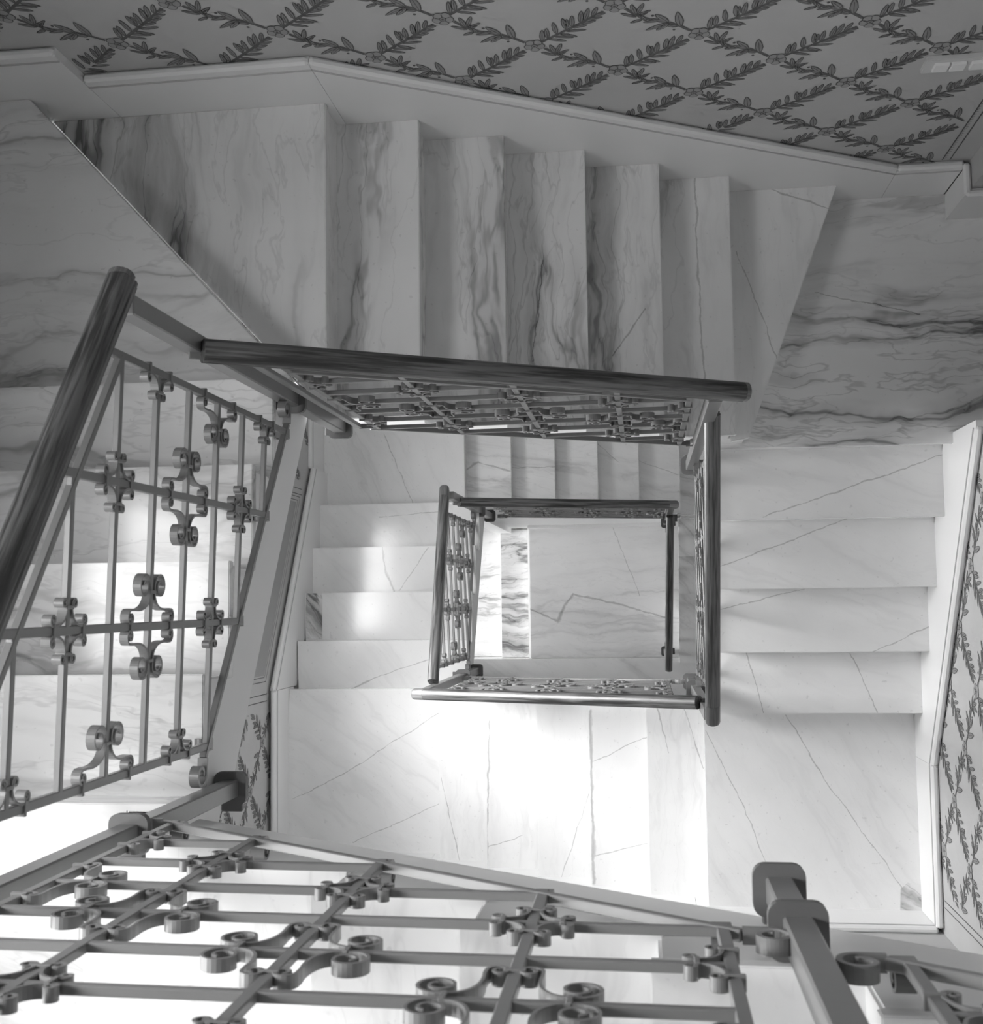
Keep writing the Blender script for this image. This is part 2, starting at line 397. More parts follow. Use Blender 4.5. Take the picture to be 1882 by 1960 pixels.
flight('stair_flight', 'upper white marble flight along the south side seen through the nearest railing', 'X',
       [(6.3, -15), (4.7, -14), (3.1, -13), (1.51, -12), (-.02, -11), (-1.67, -10), (-3.29, -9), (-4.94, -8), (-6.6, -7)], SY, -8.2, -6.6, .25, HP, (6.2, -6.0))
landing('stair_landing', 'bright marble landing in the upper left corner of the stairwell below the near railing', [(-12.1, -8.2), (-6.53, -8.2), (-6.53, -2.6), (-5.95, -2.6), (-5.95, -2.5), (-12.1, -2.5)], -6, .25, .3)
flight('stair_flight', 'left marble flight with grey veined treads behind the tilted iron railing', 'Y',
       [(-2.5, -6), (-.95, -5), (.62, -4), (2.14, -3), (3.67, -2)], WX, -12.08, 3.67, .7, 0.05, (-2.75, 3.40))
DA, DB = (-10.81, 9.12), (-5.95, 3.87)           # the slanting step edge of the north-west landing
landing('stair_landing', 'grey veined marble landing piece at far left above the slanting step edge', [(-12.08, 3.60), (-5.95, 3.60), DB, DA, (-12.08, 9.12)], -1, .75, 0.0, thick=.98)
nwr = landing('stair_landing', 'wedge shaped marble landing slab with bold dark veins at upper left', [(DA[0]-.07, DA[1]), (DB[0]-.07, DB[1]), (-5.95, NY), (-5.58, NY), (-5.60, 9.13)], 0, 1.0, HP)
stone(slab('riser', [(DA[0]-.06, DA[1]-.06), (DB[0]-.06, DB[1]-.06), (DB[0]-.2, DB[1]-.06), (DA[0]-.2, DA[1]-.06)], -1+TH, 0.0, M['marble'], nwr), None, 0, .5)
n0 = flight('stair_flight', 'upper marble flight with heavily veined treads along the patterned north wall', 'X',
       [(-5.58, 0), (-4.06, 1), (-2.55, 2), (-1.01, 3), (.50, 4), (2.02, 5)], NY, 9.13, 2.02, .85, HP, (-5.75, 2.3))
o = slab('tread', [(1.97, NY), (2.38, NY+.06), (4.45, 9.13), (1.97, 9.13)], 6, 6+TH, M['marble'], n0, .0022); stone(o, 6, HP, .12)
o = slab('riser', [(2.31, NY+.1), (4.38, 9.13), (4.26, 9.13), (2.19, NY+.1)], 6+TH, 7.0, M['marble'], n0); stone(o, None, 0, .1)
landing('stair_landing', 'large grey veined marble landing at right below the patterned wall', [(1.6, 3.42), (7.02, 3.40), (7.02, 3.64), (12.9, 3.64), (12.9, 9.13), (4.32, 9.13), (2.24, 3.58), (1.6, 3.58)], 7, .95, 0.0)
flight('stair_flight', 'right marble flight of four wide plain treads with thin cracks', 'Y',
       [(3.42, 7), (1.82, 8), (.20, 9), (-1.39, 10), (-3.0, 11)], EX, 6.98, -3.0, .10, .3, (3.40, -2.75))
sel = landing('stair_landing', 'bright marble landing in the lower right corner with two thin diagonal cracks', [(1.51, -8.2), (7.0, -8.2), (7.0, -2.92), (1.51, -2.92)], 12, .10, 1.0)
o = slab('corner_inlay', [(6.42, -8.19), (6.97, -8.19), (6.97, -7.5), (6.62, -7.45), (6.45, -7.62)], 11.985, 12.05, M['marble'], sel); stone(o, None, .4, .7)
flight('stair_flight', 'brightest sunlit marble flight along the bottom below the inner railing', 'X',
       [(1.51, 12), (-.02, 13), (-1.67, 14), (-3.29, 15), (-4.94, 16), (-6.60, 17)], SY, -8.2, -6.6, .14, HP, (1.4, -6.0))
landing('stair_landing', 'half shaded marble landing at lower left of the well', [(-12.0, -8.2), (-6.53, -8.2), (-6.53, -2.87), (-11.82, -2.87)], 18, .10, .6)
w1f = flight('stair_flight', 'glossy middle flight of white marble treads left of the inner railing', 'Y',
       [(-2.87, 18), (-1.31, 19), (.34, 20), (1.97, 21), (3.61, 22)], WX, -11.95, 3.61, .08, .9, (-2.75, 3.40), lambda y: -11.80-.026*(y+2.9))
o = box('tread_inlay', -11.83, -11.24, .36+.02-1.66, .33, 19.985, 20.05, M['marble'], w1f); stone(o, None, .8, 1.3)
landing('stair_landing', 'grey shaded marble landing left of the lower north flight', [(-11.98, 3.54), (-6.59, 3.54), (-6.59, 9.13), (-12.02, 9.13)], 23, .14, 1.1)
flight('stair_flight', 'lower marble flight of narrow steps above the inner north handrail', 'X',
       [(-6.59, 23), (-4.94, 24), (-3.34, 25), (-1.72, 26), (-.11, 27), (1.55, 28), (3.15, 29), (4.7, 30)], NY, 9.13, 4.7, .35, .2, (-5.75, 4.8))
landing('stair_landing', 'lower marble landing glimpsed between the two right handrails', [(4.62, 3.42), (7.0, 3.42), (7.0, 9.13), (4.62, 9.13)], 31, .6, 0.5)
flight('stair_flight', 'lowest right flight glimpsed between the two right handrails', 'Y',
       [(3.42, 31), (1.82, 32), (.20, 33), (-1.39, 34), (-3.0, 35)], EX, 6.98, -3.0, .55, .8, (3.40, -2.75))

# ------------------------------------------------------------------ baseboards
def board(name, plane, axis, prof, side, bead=True):
    """board with outline prof [(along, level)...] first the top edge then the bottom; side = direction to the wall"""
    P = (lambda c, d: (c, plane+d*side)) if axis == 'X' else (lambda c, d: (plane+d*side, c))
    o = prism(name, [V(*P(c, 0), l) for c, l in prof], [V(*P(c, .16), l) for c, l in prof], M['white'])
    structure(o)
    if bead:                                  # rounded moulding along the top
        n = len(prof)//2
        for (c0, l0), (c1, l1) in zip(prof[:n], prof[1:n]):
            if abs(c0-c1) < .05: continue
            p, q = V(*P(c0, .06), l0-.03), V(*P(c1, .06), l1-.03)
            e = bar('moulding', p, q, .026, .022, M['white'], None, bevel=.008); e.parent = o
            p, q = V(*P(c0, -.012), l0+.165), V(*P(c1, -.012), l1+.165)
            e = bar('moulding_shade_strip', p, q, .004, .004, M['groove_shade'], None, bevel=0); e.parent = o  # grey strip on the face: a groove's shade put in as colour
    return o
YB = 9.12
board('baseboard_north', YB, 'X', [(-12.3, -2.49), (-9.54, -2.49), (-9.54, 0.5), (-12.3, 0.5)], 1)
board('baseboard_north', YB, 'X', [(-9.53, -1.45), (-5.47, -1.52), (-5.47, 1.2), (-9.53, 1.2)], 1)
board('baseboard_north', YB, 'X', [(-5.46, -1.52), (5.60, 5.31), (5.60, 8), (-5.46, 2.0)], 1)
board('baseboard_north', YB, 'X', [(5.61, 5.31), (6.98, 5.31), (6.98, 8), (5.61, 8)], 1)
board('baseboard_east', 6.96, 'Y', [(3.50, 5.14), (-4.20, 10.30), (-4.20, 12.6), (3.50, 7.9)], 1)
board('baseboard_east', 6.96, 'Y', [(-4.21, 10.30), (-8.15, 10.35), (-8.15, 12.6), (-4.21, 12.6)], 1)
board('baseboard_south', -8.16, 'X', [(6.98, 10.4), (1.2, 10.4), (1.2, 13), (6.98, 13)], -1)
board('baseboard_south', -8.16, 'X', [(1.19, 10.4), (-6.9, 15.5), (-6.9, 18.5), (1.19, 13.5)], -1)
board('baseboard_south', -8.16, 'X', [(-6.91, 16.6), (-11.9, 16.6), (-11.9, 18.5), (-6.91, 18.5)], -1)
board('baseboard_west', -11.84, 'Y', [(-8.1, 16.6), (-2.82, 16.6), (-2.82, 18.6), (-8.1, 18.6)], -1)
o = board('baseboard_west', -11.87, 'Y', [(-2.81, 16.6), (4.9, 21.3), (4.9, 24), (-2.81, 19)], -1)
board('baseboard_west', -12.0, 'Y', [(4.91, 21.3), (9.1, 21.3), (9.1, 23.6), (4.91, 23.6)], -1)
board('baseboard_north', YB, 'X', [(-12.0, 21.3), (-6.5, 21.3), (-6.5, 23.5), (-12.0, 23.5)], 1)
board('baseboard_north', YB, 'X', [(-6.49, 21.3), (4.8, 28.3), (4.8, 31), (-6.49, 24)], 1)
board('baseboard_east', 6.96, 'Y', [(3.50, 29.14), (-3.0, 33.4), (-3.0, 36), (3.50, 31.9)], 1)
# pilaster at the mouth of the corridor with its own wrapped skirting, and the wall end opposite
p = structure(box('trim_2', 7.13, 8.9, 8.66, YN, -8, 7.0, M['plaster']))
structure(merge('baseboard_corridor', [(7.0, 7.12, 8.53, 9.11, 5.31, 7.0), (7.121, 8.9, 8.53, 8.65, 5.31, 7.0)], M['white']))
bm_ = bpy.data.objects['baseboard_corridor']
for p, q in (((7.03, 9.2), (7.03, 8.49)), ((7.0, 8.54), (8.9, 8.54))):
    e = bar('moulding', V(*p, 5.28), V(*q, 5.28), .026, .022, M['white'], None, bevel=.008); e.parent = bm_
structure(box('door_1', 7.4, 8.8, 8.58, 8.66, -5.0, 5.30, M['panel']))
structure(merge('baseboard_corridor', [(6.96, 8.9, 3.50, 3.64, 5.14, 7.0)], M['white']))

# ------------------------------------------------------------------ stencilled wall pattern
class Paint:
    """flat painted shapes on one wall, gathered in one mesh with outline / leaf / rose colours"""
    def __init__(s, place): s.v, s.f, s.m, s.place = [], [], [], place
    def poly(s, pts, lift, mi):
        k = len(s.v); s.v += [s.place(x, l, lift) for x, l in pts]; s.f.append(list(range(k, k+len(pts)))); s.m.append(mi)
    def leaf(s, b, t, wd):
        wd *= .68
        dx, dl = t[0]-b[0], t[1]-b[1]; L = math.hypot(dx, dl)
        if L < 1e-4: return
        ux, ul = dx/L, dl/L; nx, nl = -ul, ux
        shape = [(0, .0), (.16, .55), (.42, 1), (.70, .72), (.90, .25), (1, 0), (.90, -.25), (.70, -.72), (.42, -1), (.16, -.55)]
        for grow, lift, mi in ((.016, .0010, 0), (0.0, .0016, 1)):
            s.poly([(b[0]+ux*(L*a+(grow if a > .5 else -grow))+nx*(wd*c+math.copysign(grow, c) if c else 0), b[1]+ul*(L*a+(grow if a > .5 else -grow))+nl*(wd*c+math.copysign(grow, c) if c else 0)) for a, c in shape], lift, mi)
        s.line([b, (b[0]+dx*.8, b[1]+dl*.8)], .006, .0021)
    def line(s, pts, wd, lift=.0013, mi=0):
        for p, q in zip(pts, pts[1:]):
            dx, dl = q[0]-p[0], q[1]-p[1]; L = math.hypot(dx, dl) or 1; nx, nl = -dl/L*wd, dx/L*wd
            s.poly([(p[0]+nx, p[1]+nl), (p[0]-nx, p[1]-nl), (q[0]-nx, q[1]-nl), (q[0]+nx, q[1]+nl)], lift, mi)
    def disc(s, c, rx, rl, lift, mi, n=14): s.poly([(c[0]+rx*math.cos(i*2*math.pi/n), c[1]+rl*math.sin(i*2*math.pi/n)) for i in range(n)], lift, mi)
    def rose(s, c):
        for k, (lift, g) in enumerate(((.0012, 0.0), (.0018, .016))):
            for i in range(5):
                a = i*2*math.pi/5+.3; pc = (c[0]+.092*math.cos(a), c[1]+.112*math.sin(a))
                s.disc(pc, .092-g, .108-g, lift+.0001*i, 0 if k == 0 else 2, 14)
        for i in range(5):
            a = (i+.5)*2*math.pi/5+.3
            s.line([(c[0]+.05*math.cos(a), c[1]+.06*math.sin(a)), (c[0]+.125*math.cos(a), c[1]+.15*math.sin(a))], .009, .0030)
        s.disc(c, .058, .066, .0030, 0, 12); s.disc(c, .044, .050, .0034, 1, 12); s.disc(c, .022, .026, .0038, 0, 8)
    def build(s, name, parent):
        me = mesh(name, s.v, s.f)
        for k in ('leaf_line', 'leaf', 'rose'): me.materials.append(M[k])
        for p, mi in zip(me.polygons, s.m): p.material_index = mi
        o = link(name, me, None, parent); o['label'] = 'painted diamond trellis of leafy garlands and rosettes'; return o
def conv(pts, o):
    out = []
    for px, py in pts:
        dx, dy = px-o[0], py-o[1]; x = (dx-.25*dy)/330; out.append((x, (dy+29*x)/163))
    return out
LA = [((865,180),(830,130),.05),((870,180),(893,122),.05),((880,185),(940,158),.04),((885,192),(925,168),.04),((870,195),(785,178),.045),((905,210),(850,228),.045),((905,205),(880,170),.04),
      ((930,215),(890,185),.04),((1000,215),(920,225),.045),((1055,220),(975,180),.07),((1050,225),(960,205),.05),((1055,225),(945,270),.065),((1060,228),(1005,268),.07),((1110,245),(1060,240),.05),((1132,245),(1090,165),.085)]
SA = [(800,150),(870,185),(960,212),(1060,222),(1130,243),(1195,268)]
LBv = [((400,330),(393,270),.05),((425,315),(415,260),.05),((470,290),(445,228),.05),((515,262),(490,205),.05),((520,255),(512,210),.035),((545,250),(537,190),.05),((585,225),(580,165),.05),((605,215),(614,150),.05),((640,190),(655,145),.045),
      ((430,320),(525,330),.045),((460,305),(560,310),.045),((490,290),(580,305),.045),((520,275),(620,265),.045),((550,255),(620,240),.04),((590,235),(660,215),.045),((620,210),(690,195),.04),((650,190),(700,175),.035)]
SB = [(395,338),(550,250),(690,165)]
PX, PL = 1.365, 1.135
def garlands(pt, x0, x1, l0, l1, ox, ol, keep):
    ra, rb = (740, 135), (360, 358)
    ea, eb = conv([(1250, 285)], ra)[0], conv([(740, 135)], rb)[0]
    ta = lambda q: tuple((x*PX/ea[0], l*PL/ea[1]) for x, l in conv(q, ra))
    tb = lambda q: tuple((x*PX/eb[0], -l*PL/eb[1]) for x, l in conv(q, rb))
    i0, i1 = int((x0-ox)/PX)-2, int((x1-ox)/PX)+2
    j0, j1 = int((l0-ol)/PL)-2, int((l1-ol)/PL)+2
    for i in range(i0, i1):
        for j in range(j0, j1):
            if (i+j) % 2: continue
            c = (ox+i*PX, ol+j*PL)
            at = lambda q: (c[0]+q[0], c[1]+q[1])
            if keep(*c, .22): pt.rose(c)
            for leaves, stem, T in ((LA, SA, ta), (LBv, SB, tb)):
                sm = [at(q) for q in T(stem)]
                for p, q in zip(sm, sm[1:]):
                    if keep(*p, .05) and keep(*q, .05): pt.line([p, q], .030)
                for b, t, wd in leaves:
                    b_, t_ = T([b, t]); b_, t_ = at(b_), at(t_)
                    if keep(*b_, .06) and keep(*t_, .06): pt.leaf(b_, t_, wd)
            for q in T_berries(ta):
                if keep(*at(q), .05): pt.disc(at(q), .026, .032, .0012, 0, 8)
def T_berries(ta): return ta([(960, 187), (1100, 263), (985, 190)])
nb = lambda x: -2.52 if x < -9.54 else (-1.52 if x < -5.46 else min(5.28, -1.52+(x+5.46)*.6175))
pn = Paint(lambda x, l, d: V(x, YN, l)-Vector((0, d, 0)))
garlands(pn, -12, 6.5, -8, 5.2, -.265, -.19, lambda x, l, r: -12 < x < 6.45 and -9 < l < nb(x)+.35)
pn.line([(6.52, -9), (6.52, 5.2)], .012, .0012); pn.line([(6.68, -9), (6.68, 5.2)], .014, .0012)
for i in range(60): pn.line([(6.53, 5.1-i*.12), (6.59, 5.07-i*.12)], .008, .0012)
pn.build('garland_pattern', wall_n)
eb_ = lambda y: min(10.2, 10.30-(y+4.2)*.670) if y > -4.2 else 10.3
pe = Paint(lambda x, l, d: V(XE, -x, l)-Vector((d, 0, 0)))
garlands(pe, -3.3, 7.5, 0, 11, .74, 7.72, lambda x, l, r: -3.3 < x < 7.35 and -2 < l < eb_(-x)+.35)
pe.line([(7.45, -4), (7.45, 10.2)], .012, .0012); pe.line([(7.62, -4), (7.62, 10.2)], .012, .0012)
pe.build('garland_pattern', wall_e)
pw_ = Paint(lambda x, l, d: V(XW, x, l)+Vector((d, 0, 0)))
garlands(pw_, -8, -3.4, 10.5, 17, -4.38, 16.02, lambda x, l, r: -8.1 < x < -3.40 and 12.2 < l < 17.4)
for a in (-2.90, -3.12): pw_.line([(a, 12.2), (a, 16.5)], .014, .0012)
garlands(pw_, 4.3, 8.6, 12.2, 20.8, -4.38+7*PX, 16.02+3*PL, lambda x, l, r: 4.35 < x < 8.6 and 12.2 < l < 21.2)
for a in (4.05, 3.85): pw_.line([(a, 12.4), (a, 20.4)], .014, .0012)
pw_.build('garland_pattern', wall_w)
# painted rectangular panel on the west wall between the two borders
pan = Paint(lambda y, l, d: V(XW, y, l)+Vector((d, 0, 0)))
pan.poly([(-2.3, 12.2), (3.55, 12.2), (3.55, 19.7), (-2.3, 16.2)], .0012, 1)
fr = [(-2.5, 12.0), (-2.5, 16.35), (3.75, 20.15), (3.75, 12.6)]
pan.line(fr, .012, .0016); pan.line([(-2.36, 12), (-2.36, 16.22), (3.62, 19.88), (3.62, 12.6)], .012, .0016)
me_ = mesh('painted_panel', pan.v, pan.f)
for k in ('leaf_line', 'panel'): me_.materials.append(M[k])
for p_, mi in zip(me_.polygons, pan.m): p_.material_index = mi
link('painted_panel', me_, None, wall_w)

# light switch plate on the north wall
sp = thing('switch_plate', V(5.6, YN, .62), 'long pale switch plate with white rockers on the patterned wall', 'light switch')
box('cover_plate', 5.04, 6.42, YN-.09, YN, .10, .62, M['switch'], sp, .002)
for i in range(4):
    x = 5.20+i*.285+(.05 if i > 1 else 0)
    box('rocker', x, x+.25, YN-.14, YN-.08, .22, .50, M['rocker'], sp, .0015)

# ------------------------------------------------------------------ railings
IW = .0135                      # bar thickness, metres
def strip(path, width, th):
    """flat iron strip of given width (out of plane) following a path in the (u, w) plane; returns verts, faces"""
    vs, fs = [], []; n = len(path)
    for i, (u, w_) in enumerate(path):
        a = path[max(0, i-1)]; b = path[min(n-1, i+1)]
        tx, tw = b[0]-a[0], b[1]-a[1]; L = math.hypot(tx, tw) or 1; nx, nw = -tw/L*th/2, tx/L*th/2
        vs += [(u+nx, w_+nw, -width/2), (u+nx, w_+nw, width/2), (u-nx, w_-nw, width/2), (u-nx, w_-nw, -width/2)]
        if i: k = 4*i; fs += [[k-4+j, k-4+(j+1) % 4, k+(j+1) % 4, k+j] for j in range(4)]
    fs += [[3, 2, 1, 0], [4*n-4, 4*n-3, 4*n-2, 4*n-1]]
    return vs, fs
def curl(c, r, a0, turn, turns=1.35, n=26, r1=.28):
    """spiral starting on the circle of radius r at angle a0, winding inwards"""
    return [(c[0]+r*(1-(1-r1)*i/n)*math.cos(a0+turn*turns*2*math.pi*i/n), c[1]+r*(1-(1-r1)*i/n)*math.sin(a0+turn*turns*2*math.pi*i/n)) for i in range(n+1)]
def bez(p0, p1, p2, p3, n=10):
    return [tuple((1-t)**3*a+3*t*(1-t)**2*b+3*t*t*(1-t)*c+t**3*d for a, b, c, d in zip(p0, p1, p2, p3)) for t in [i/n for i in range(n+1)]]
def path_mesh(name, path, width=.017, th=.0042):
    vs, fs = strip([(a*U, b*U) for a, b in path], width, th)
    me = mesh(name, [Vector(v) for v in vs], fs); me.materials.append(M['iron']); return me
HBW = .045                     # half thickness of a bar in risers
# large S-scroll (quadrant u>0 along the bar, w>0 along the upright)
big = curl((.46, HBW+.172), .160, -HP, 1, 1.45, 34)
stem = bez((.46, HBW+.013), (.28, HBW), (.185, .16), (.19, .40))
small = curl((.105, .555), .092, -.25, 1, 1.3, 24)
LARGE = path_mesh('scroll_large', big[::-1]+stem[1:]+[(.197, .48)]+small)
# small C-scroll
far = curl((.355, HBW+.082), .070, -HP, 1, 1.25, 22)
cst = bez((.355, HBW+.012), (.2, HBW), (HBW+.01, .12), (HBW+.012, .40))
near = curl((HBW+.098, .40), .083, math.pi, -1, 1.25, 22)
SMALL = path_mesh('scroll_small', [(a*.77, b*.77+.008) for a, b in far[::-1]+cst[1:]+near])
# hook that ends the bottom rail and an anchor scroll behind the foot of each upright
HOOK = path_mesh('hook', [(0, 0), (.1, 0)]+curl((.20, .17), .17, -HP, 1, 1.05, 30, .38), .022, .0075)
ANCH = path_mesh('anchor_scroll', [(0, .05), (0, -.08)]+curl((.13, -.16), .13, math.pi, 1, 1.45, 34, .3), .026, .005)
def box_mesh(name, a, b, c):
    vs = [(x*a/2, y*b/2, z*c/2) for z in (-1, 1) for x, y in ((-1, -1), (1, -1), (1, 1), (-1, 1))]
    fs = [[3, 2, 1, 0], [4, 5, 6, 7]]+[[i, (i+1) % 4, 4+(i+1) % 4, 4+i] for i in range(4)]
    me = bm_mesh(name, [Vector(v) for v in vs], fs, .001); me.materials.append(M['iron']); return me
COL_BAR = box_mesh('collar', .007, IW+.012, IW+.006)     # round a level bar
COL_UP = box_mesh('collar', IW+.012, .007, IW+.006)      # round an upright

def rail_profile():
    pts = []                                 # y sideways, z up: rounded top, moulded sides
    for i in range(9):
        a = math.pi*i/8; pts.append((.0255*math.cos(a), .012+.020*math.sin(a)))
    left = [(-.0255, .004), (-.0215, .001), (-.0215, -.003), (-.0245, -.006), (-.0245, -.013), (-.019, -.019), (-.019, -.024)]
    return pts+left+[(-y, z) for y, z in left[::-1]]
PROF = rail_profile()
def handrail(name, p, q, material, parent, round_ends=(False, False), seed=0.0):
    d = q-p; L = d.length; x = d.normalized(); s = Vector((0, 0, 1)).cross(x).normalized(); z = x.cross(s)
    st = [(0, 1), (L, 1)]
    if round_ends[0]: st = [(0, .72), (.005, .90), (.014, 1)]+st[1:]
    if round_ends[1]: st = st[:-1]+[(L-.014, 1), (L-.005, .90), (L, .72)]
    n = len(PROF); vs = [(t, y*k, zz*k) for t, k in st for y, zz in PROF]; fs = []
    for i in range(len(st)-1): fs += [[i*n+j, i*n+(j+1) % n, (i+1)*n+(j+1) % n, (i+1)*n+j] for j in range(n)]
    fs += [list(range(n))[::-1], [(len(st)-1)*n+j for j in range(n)]]
    me = bm_mesh(name, [Vector(v) for v in vs], fs)
    for k, pg in enumerate(me.polygons): pg.use_smooth = True
    me.set_sharp_from_angle(angle=math.radians(38))
    mm = Matrix((x, s, z)).transposed().to_4x4(); mm.translation = p-base_of(parent)
    o = link(name, me, material, parent, mm); o['seed'] = seed; return o

def rounded_plate(name, c, ax, ay, az, w_, h_, t, parent, r=.018):
    pts = []
    for sx, sy, a0 in ((1, 1, 0), (-1, 1, 1), (-1, -1, 2), (1, -1, 3)):
        for i in range(5):
            a = (a0+i/4)*HP; pts.append((sx*(w_/2-r)+r*math.cos(a), sy*(h_/2-r)+r*math.sin(a)))
    A = [c+ax*x+ay*y-az*t/2 for x, y in pts]; B = [c+ax*x+ay*y+az*t/2 for x, y in pts]
    return prism(name, A, B, M['iron_plate'], parent)
PW = .040                       # post thickness
def post(x, y, top, bot, clamps, parent, walls):
    """square iron post with rounded clamp plates bolted back to the stringers; walls: directions to the stringers"""
    o = bar('post', V(x, y, bot), V(x, y, top), PW, PW, M['iron'], parent, Vector((0, 1, 0)), .003)
    X, Y, Z = Vector((1, 0, 0)), Vector((0, 1, 0)), Vector((0, 0, 1))
    for l in clamps:
        c = V(x, y, l)
        rounded_plate('clamp_plate', c, X, Y, Z, .078, .078, .016, o)
        for dx, dy, ln in walls:
            d = Vector((dx, dy, 0)); b = bar('clamp_arm', c-Vector((0, 0, .012)), c+d*ln*U-Vector((0, 0, .012)), .05, .014, M['iron_plate'], parent, Z, .002)
            b.parent = o
            b.matrix_parent_inverse = Matrix.Identity(4)
    return o

def railing(name, label, axis, hi, lo, us, bot, ends=(0.0, 0.0), hooks=(True, True), rail=True, back=0, round_ends=(False, True), group=None, seed=0.0, end_block=.42, frame=()):
    """hi / lo: handrail end points (x, y, level) at the uphill / downhill end; us: positions of the uprights going downhill;
       bot: (u, level) pairs defining the bottom rail; back: direction from the panel to the stringer (+1/-1 across)"""
    ai = 0 if axis == 'X' else 1
    n = len(us); s = 1 if us[-1] > us[0] else -1
    slope = (bot[1][1]-bot[0][1])/(bot[1][0]-bot[0][0])
    lb = lambda u: bot[0][1]+(u-bot[0][0])*slope
    plane = lambda u: hi[1-ai]+(u-hi[ai])*(lo[1-ai]-hi[1-ai])/(lo[ai]-hi[ai])
    hr = lambda u: hi[2]+(u-hi[ai])*(lo[2]-hi[2])/(lo[ai]-hi[ai])
    W = lambda u, l: V(u, plane(u), l) if axis == 'X' else V(plane(u), u, l)
    root = thing(name, W(us[n//2], lb(us[n//2])+.3), label, 'railing', group or GR)
    rb = base_of(root)
    sp = abs(lb(us[-1])-lb(us[0]))/(n-1)     # spacing of the level bars
    side = Vector((0, 1, 0)) if axis == 'X' else Vector((1, 0, 0))
    if rail:
        p, q = V(*hi), V(*lo); d = (q-p).normalized(); eb = end_block*U
        handrail('handrail', p, q-d*eb, M['wood'], root, (round_ends[0], False), seed)
        handrail('rail_end', q-d*(eb-.0008), q, M['wood_end'], root, (False, round_ends[1]), seed+3.7)
        bar('flat_bar', p-d*.040-Vector((0, 0, .027)), q-d*.03-Vector((0, 0, .027)), .030, .007, M['iron'], root)
    # sloping bottom and top rails
    e0, e1 = us[0]-s*.14, us[-1]+s*.14
    bar('bottom_rail', W(e0, lb(e0)), W(e1, lb(e1)), .016, IW, M['iron'], root)
    t = lambda u: lb(u)-6*sp
    bar('top_rail', W(us[0], t(us[0])), W(us[-1], t(us[-1])), .015, IW, M['iron'], root)
    for u in us:
        bar('upright', W(u, lb(u)+.14), W(u, hr(u)+.14), .0165, IW*.95, M['iron'], root, side)
    for u in frame:
        bar('frame_upright', W(u, lb(u)), W(u, hr(u)+.14), .020, .012, M['iron'], root, side)
        bar('bottom_rail', W(us[0] if abs(u-us[0]) < abs(u-us[-1]) else us[-1], lb(u)), W(u, lb(u)), .016, IW, M['iron'], root)
    L0 = lb(us[0])
    for mi in range(-5, n-1):
        i0, i1 = max(0, mi), min(n-1, mi+6)
        if i1 <= i0: continue
        l = L0+mi*sp; ua, ub = us[i0], us[i1]
        bar('level_bar', W(ua, l), W(ub, l), IW*.9, IW, M['iron'], root)
    dirv = (W(us[-1], 0)-W(us[0], 0)).normalized()    # downhill, horizontal
    Z = Vector((0, 0, 1))
    def place(nm, me, pos, xu, wu):
        a, b = dirv*xu, Z*wu; c = dirv.cross(Z)
        mm = Matrix((a, b, c)).transposed().to_4x4(); mm.translation = pos-rb
        return link(nm, me, None, root, mm)
    for i, u in enumerate(us):
        for j, me, cw, cu in ((1, SMALL, .30, .235), (3, LARGE, .555, .40), (5, SMALL, .30, .235)):
            l = L0+(i-6+j)*sp; pos = W(u, l)
            for xu in ((1,) if i == 0 else (-1,) if i == n-1 else (1, -1)):
                for wu in (1, -1): place('scroll', me, pos, xu, wu)
                place('collar', COL_BAR, pos+dirv*xu*cu*U, 1, 1)
            for wu in (1, -1): place('collar', COL_UP, pos+Z*wu*cw*U, 1, 1)
        # anchor scroll at the foot, in the plane across the railing
        bk = side*back; pos = W(u, lb(u)+.06)
        mm = Matrix((bk, Z, bk.cross(Z))).transposed().to_4x4(); mm.translation = pos-rb
        if back: link('anchor_scroll', ANCH, None, root, mm)
    if hooks[0]: place('hook', HOOK, W(e0, lb(e0)), -1, 1)
    if hooks[1]: place('hook', HOOK, W(e1, lb(e1)), 1, 1)
    return root

HB = -.41
def nos(a, la, b, lb_): return lambda c: la+(c-a)*(lb_-la)/(b-a)
fS = nos(1.51, 12, -6.60, 17); fW0 = nos(-.95, -5, 3.67, -2); fW1 = nos(-2.87, 18, 3.61, 22)
fN0 = nos(-4.06, 1, 2.02, 5); fN1 = nos(-6.59, 23, 1.55, 28); fE = nos(3.40, 7, -3.0, 11)
GR = 'iron railing panels round the stairwell'
us_s = [.54, -.92, -2.57, -4.17, -5.38]
r1 = railing('stair_railing', 'large dark iron railing in the foreground across the bottom of the view', 'X', (.98, -2.55, fS(.98)-24-6.13), (-6.10, -2.50, fS(-6.10)-24-6.13), us_s,
        [(.54, -11.00), (-5.38, -7.36)], back=-1, seed=.3)
post(-5.75, -2.55, fS(-5.75)-24-6.05, -4.2, (-7.65, -4.4), r1, ((-1, 0, .26), (0, -1, .33)))
r2 = railing('stair_railing', 'dark iron railing cut off at the lower right corner beyond the post', 'X', (6.9, -2.60, fS(6.9)-24-6.13), (1.0, -2.55, fS(1.0)-24-6.13), [6.5, 4.95, 3.35, 1.76],
        [(6.5, fS(6.5)-24+.35), (1.76, -11.75)], back=-1, round_ends=(False, False), seed=.9)
post(1.12, -2.57, fS(1.12)-24-6.05, -9.35, (-9.55, -10.85), r2, ((0, -1, .31),))
r3 = railing('stair_railing', 'left grey iron railing with a broad wooden handrail and scrollwork', 'Y', (-5.83, -2.45, fW0(-2.45)-6.13), (-5.65, 3.53, -8.23), [-1.88, -.25, 1.34, 2.74],
        [(-1.88, -5.19), (2.74, -2.20)], back=-1, seed=1.7, end_block=.0)
post(-5.70, 3.35, -8.05, 1.54, (-1.69, 1.42), r3, ((-1, 0, .31), (0, 1, .19)))
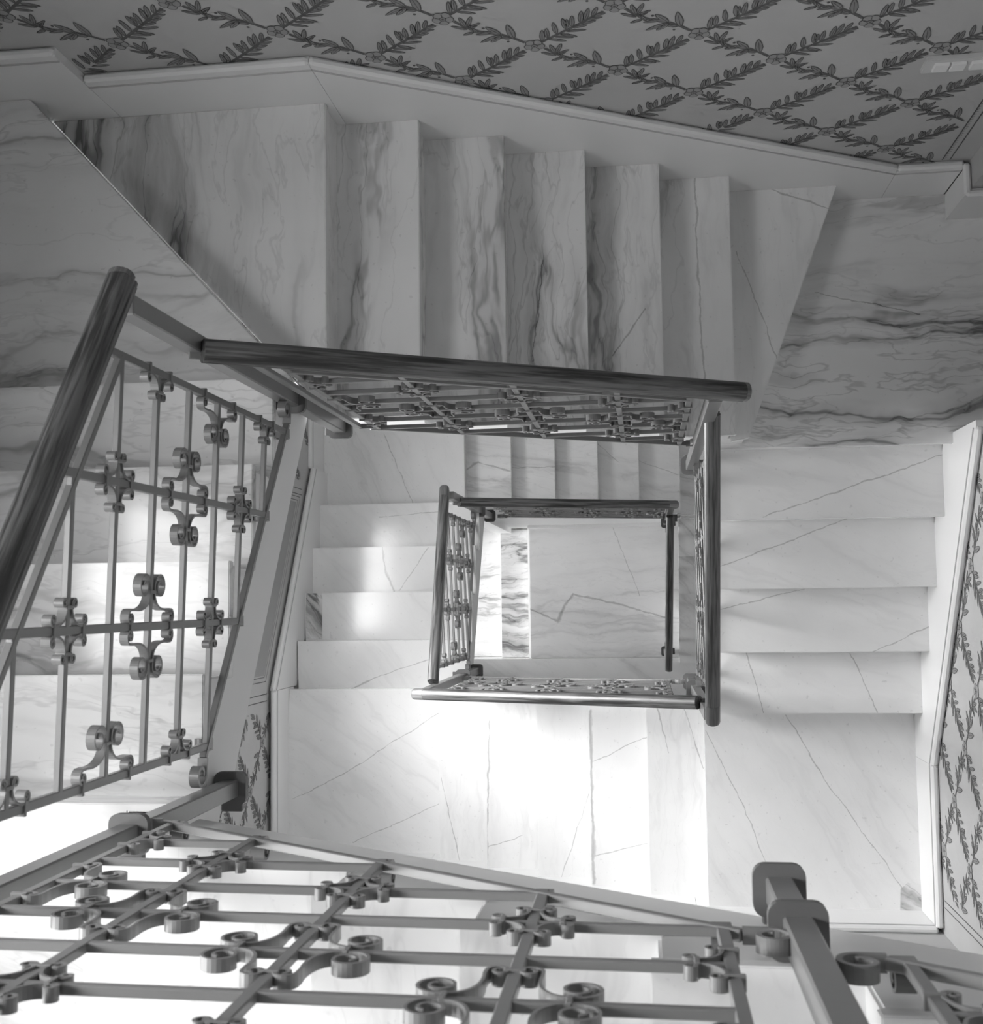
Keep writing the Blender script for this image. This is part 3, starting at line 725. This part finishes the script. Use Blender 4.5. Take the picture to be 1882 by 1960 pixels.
r4 = railing('stair_railing', 'upper dark wooden handrail on its iron scroll railing below the veined treads', 'X', (-5.54, 3.23, -6.10), (1.59, 3.27, -1.41), [-4.83, -3.40, -1.90, -.36, .80],
        [(-4.83, .90), (.80, 4.61)], back=1, seed=2.2, end_block=.0, frame=(-5.15,), hooks=(False, True))
post(1.20, 3.26, -1.30, 9.0, (8.9,), r4, ((1, 0, .43), (0, 1, .27)))
us_e = [2.74, 1.29, -.26, -1.88]
r5 = railing('stair_railing', 'right dark wooden handrail seen from above in front of the plain treads', 'Y', (1.28, 3.32, fE(3.32)-6.05), (1.34, -2.57, fE(-2.57)-6.20), us_e,
        [(2.74, fE(2.74)+.41), (-1.88, fE(-1.88)+.41)], back=1, seed=3.1, end_block=.5)
post(1.28, -2.40, fE(-2.4)-6.05, 14.4, (11.3, 14.3), r5, ((1, 0, .35), (0, -1, .4)))
r6 = railing('stair_railing', 'brightly lit wooden handrail along the bottom of the inner rectangle', 'X', (1.14, -2.29, 6.10), (-6.10, -2.44, 10.56), [.56, -.92, -2.52, -4.10, -5.30],
        [(.56, fS(.56)+.41), (-5.30, fS(-5.30)+.41)], back=-1, seed=4.4)
post(-5.82, -2.42, 10.45, 20.3, (17.2, 20.2), r6, ((-1, 0, .35), (0, -1, .4)))
r7 = railing('stair_railing', 'pale lit wooden handrail on the left of the inner rectangle', 'Y', (-5.90, -2.25, 12.25), (-6.13, 3.55, 15.83), us_e[::-1],
        [(-1.88, fW1(-1.88)+.41), (2.74, fW1(2.74)+.41)], back=-1, seed=5.6)
post(-5.98, 3.32, 16.0, 25.6, (22.5, 25.5), r7, ((-1, 0, .3), (0, 1, .3)))
r8 = railing('stair_railing', 'dark wooden handrail along the top of the inner rectangle', 'X', (-5.92, 3.20, 17.29), (1.22, 3.30, 21.67), [-5.0, -3.5, -1.9, -.4, .75],
        [(-5.0, fN1(-5.0)+.41), (.75, fN1(.75)+.41)], back=1, seed=6.1)
post(1.02, 3.30, 21.85, 31.6, (28.5, 31.5), r8, ((1, 0, .4), (0, 1, .3)))
r9 = railing('stair_railing', 'narrow dark wooden handrail on the right of the inner rectangle', 'Y', (1.05, 3.15, fE(3.15)+24-6.10), (.93, -2.84, fE(-2.84)+24-6.13), us_e,
        [(2.74, fE(2.74)+24.41), (-1.88, fE(-1.88)+24.41)], back=1, seed=7.3, end_block=.0)
post(.95, -2.45, fE(-2.45)+18, 36.0, (35.2,), r9, ((1, 0, .4),))
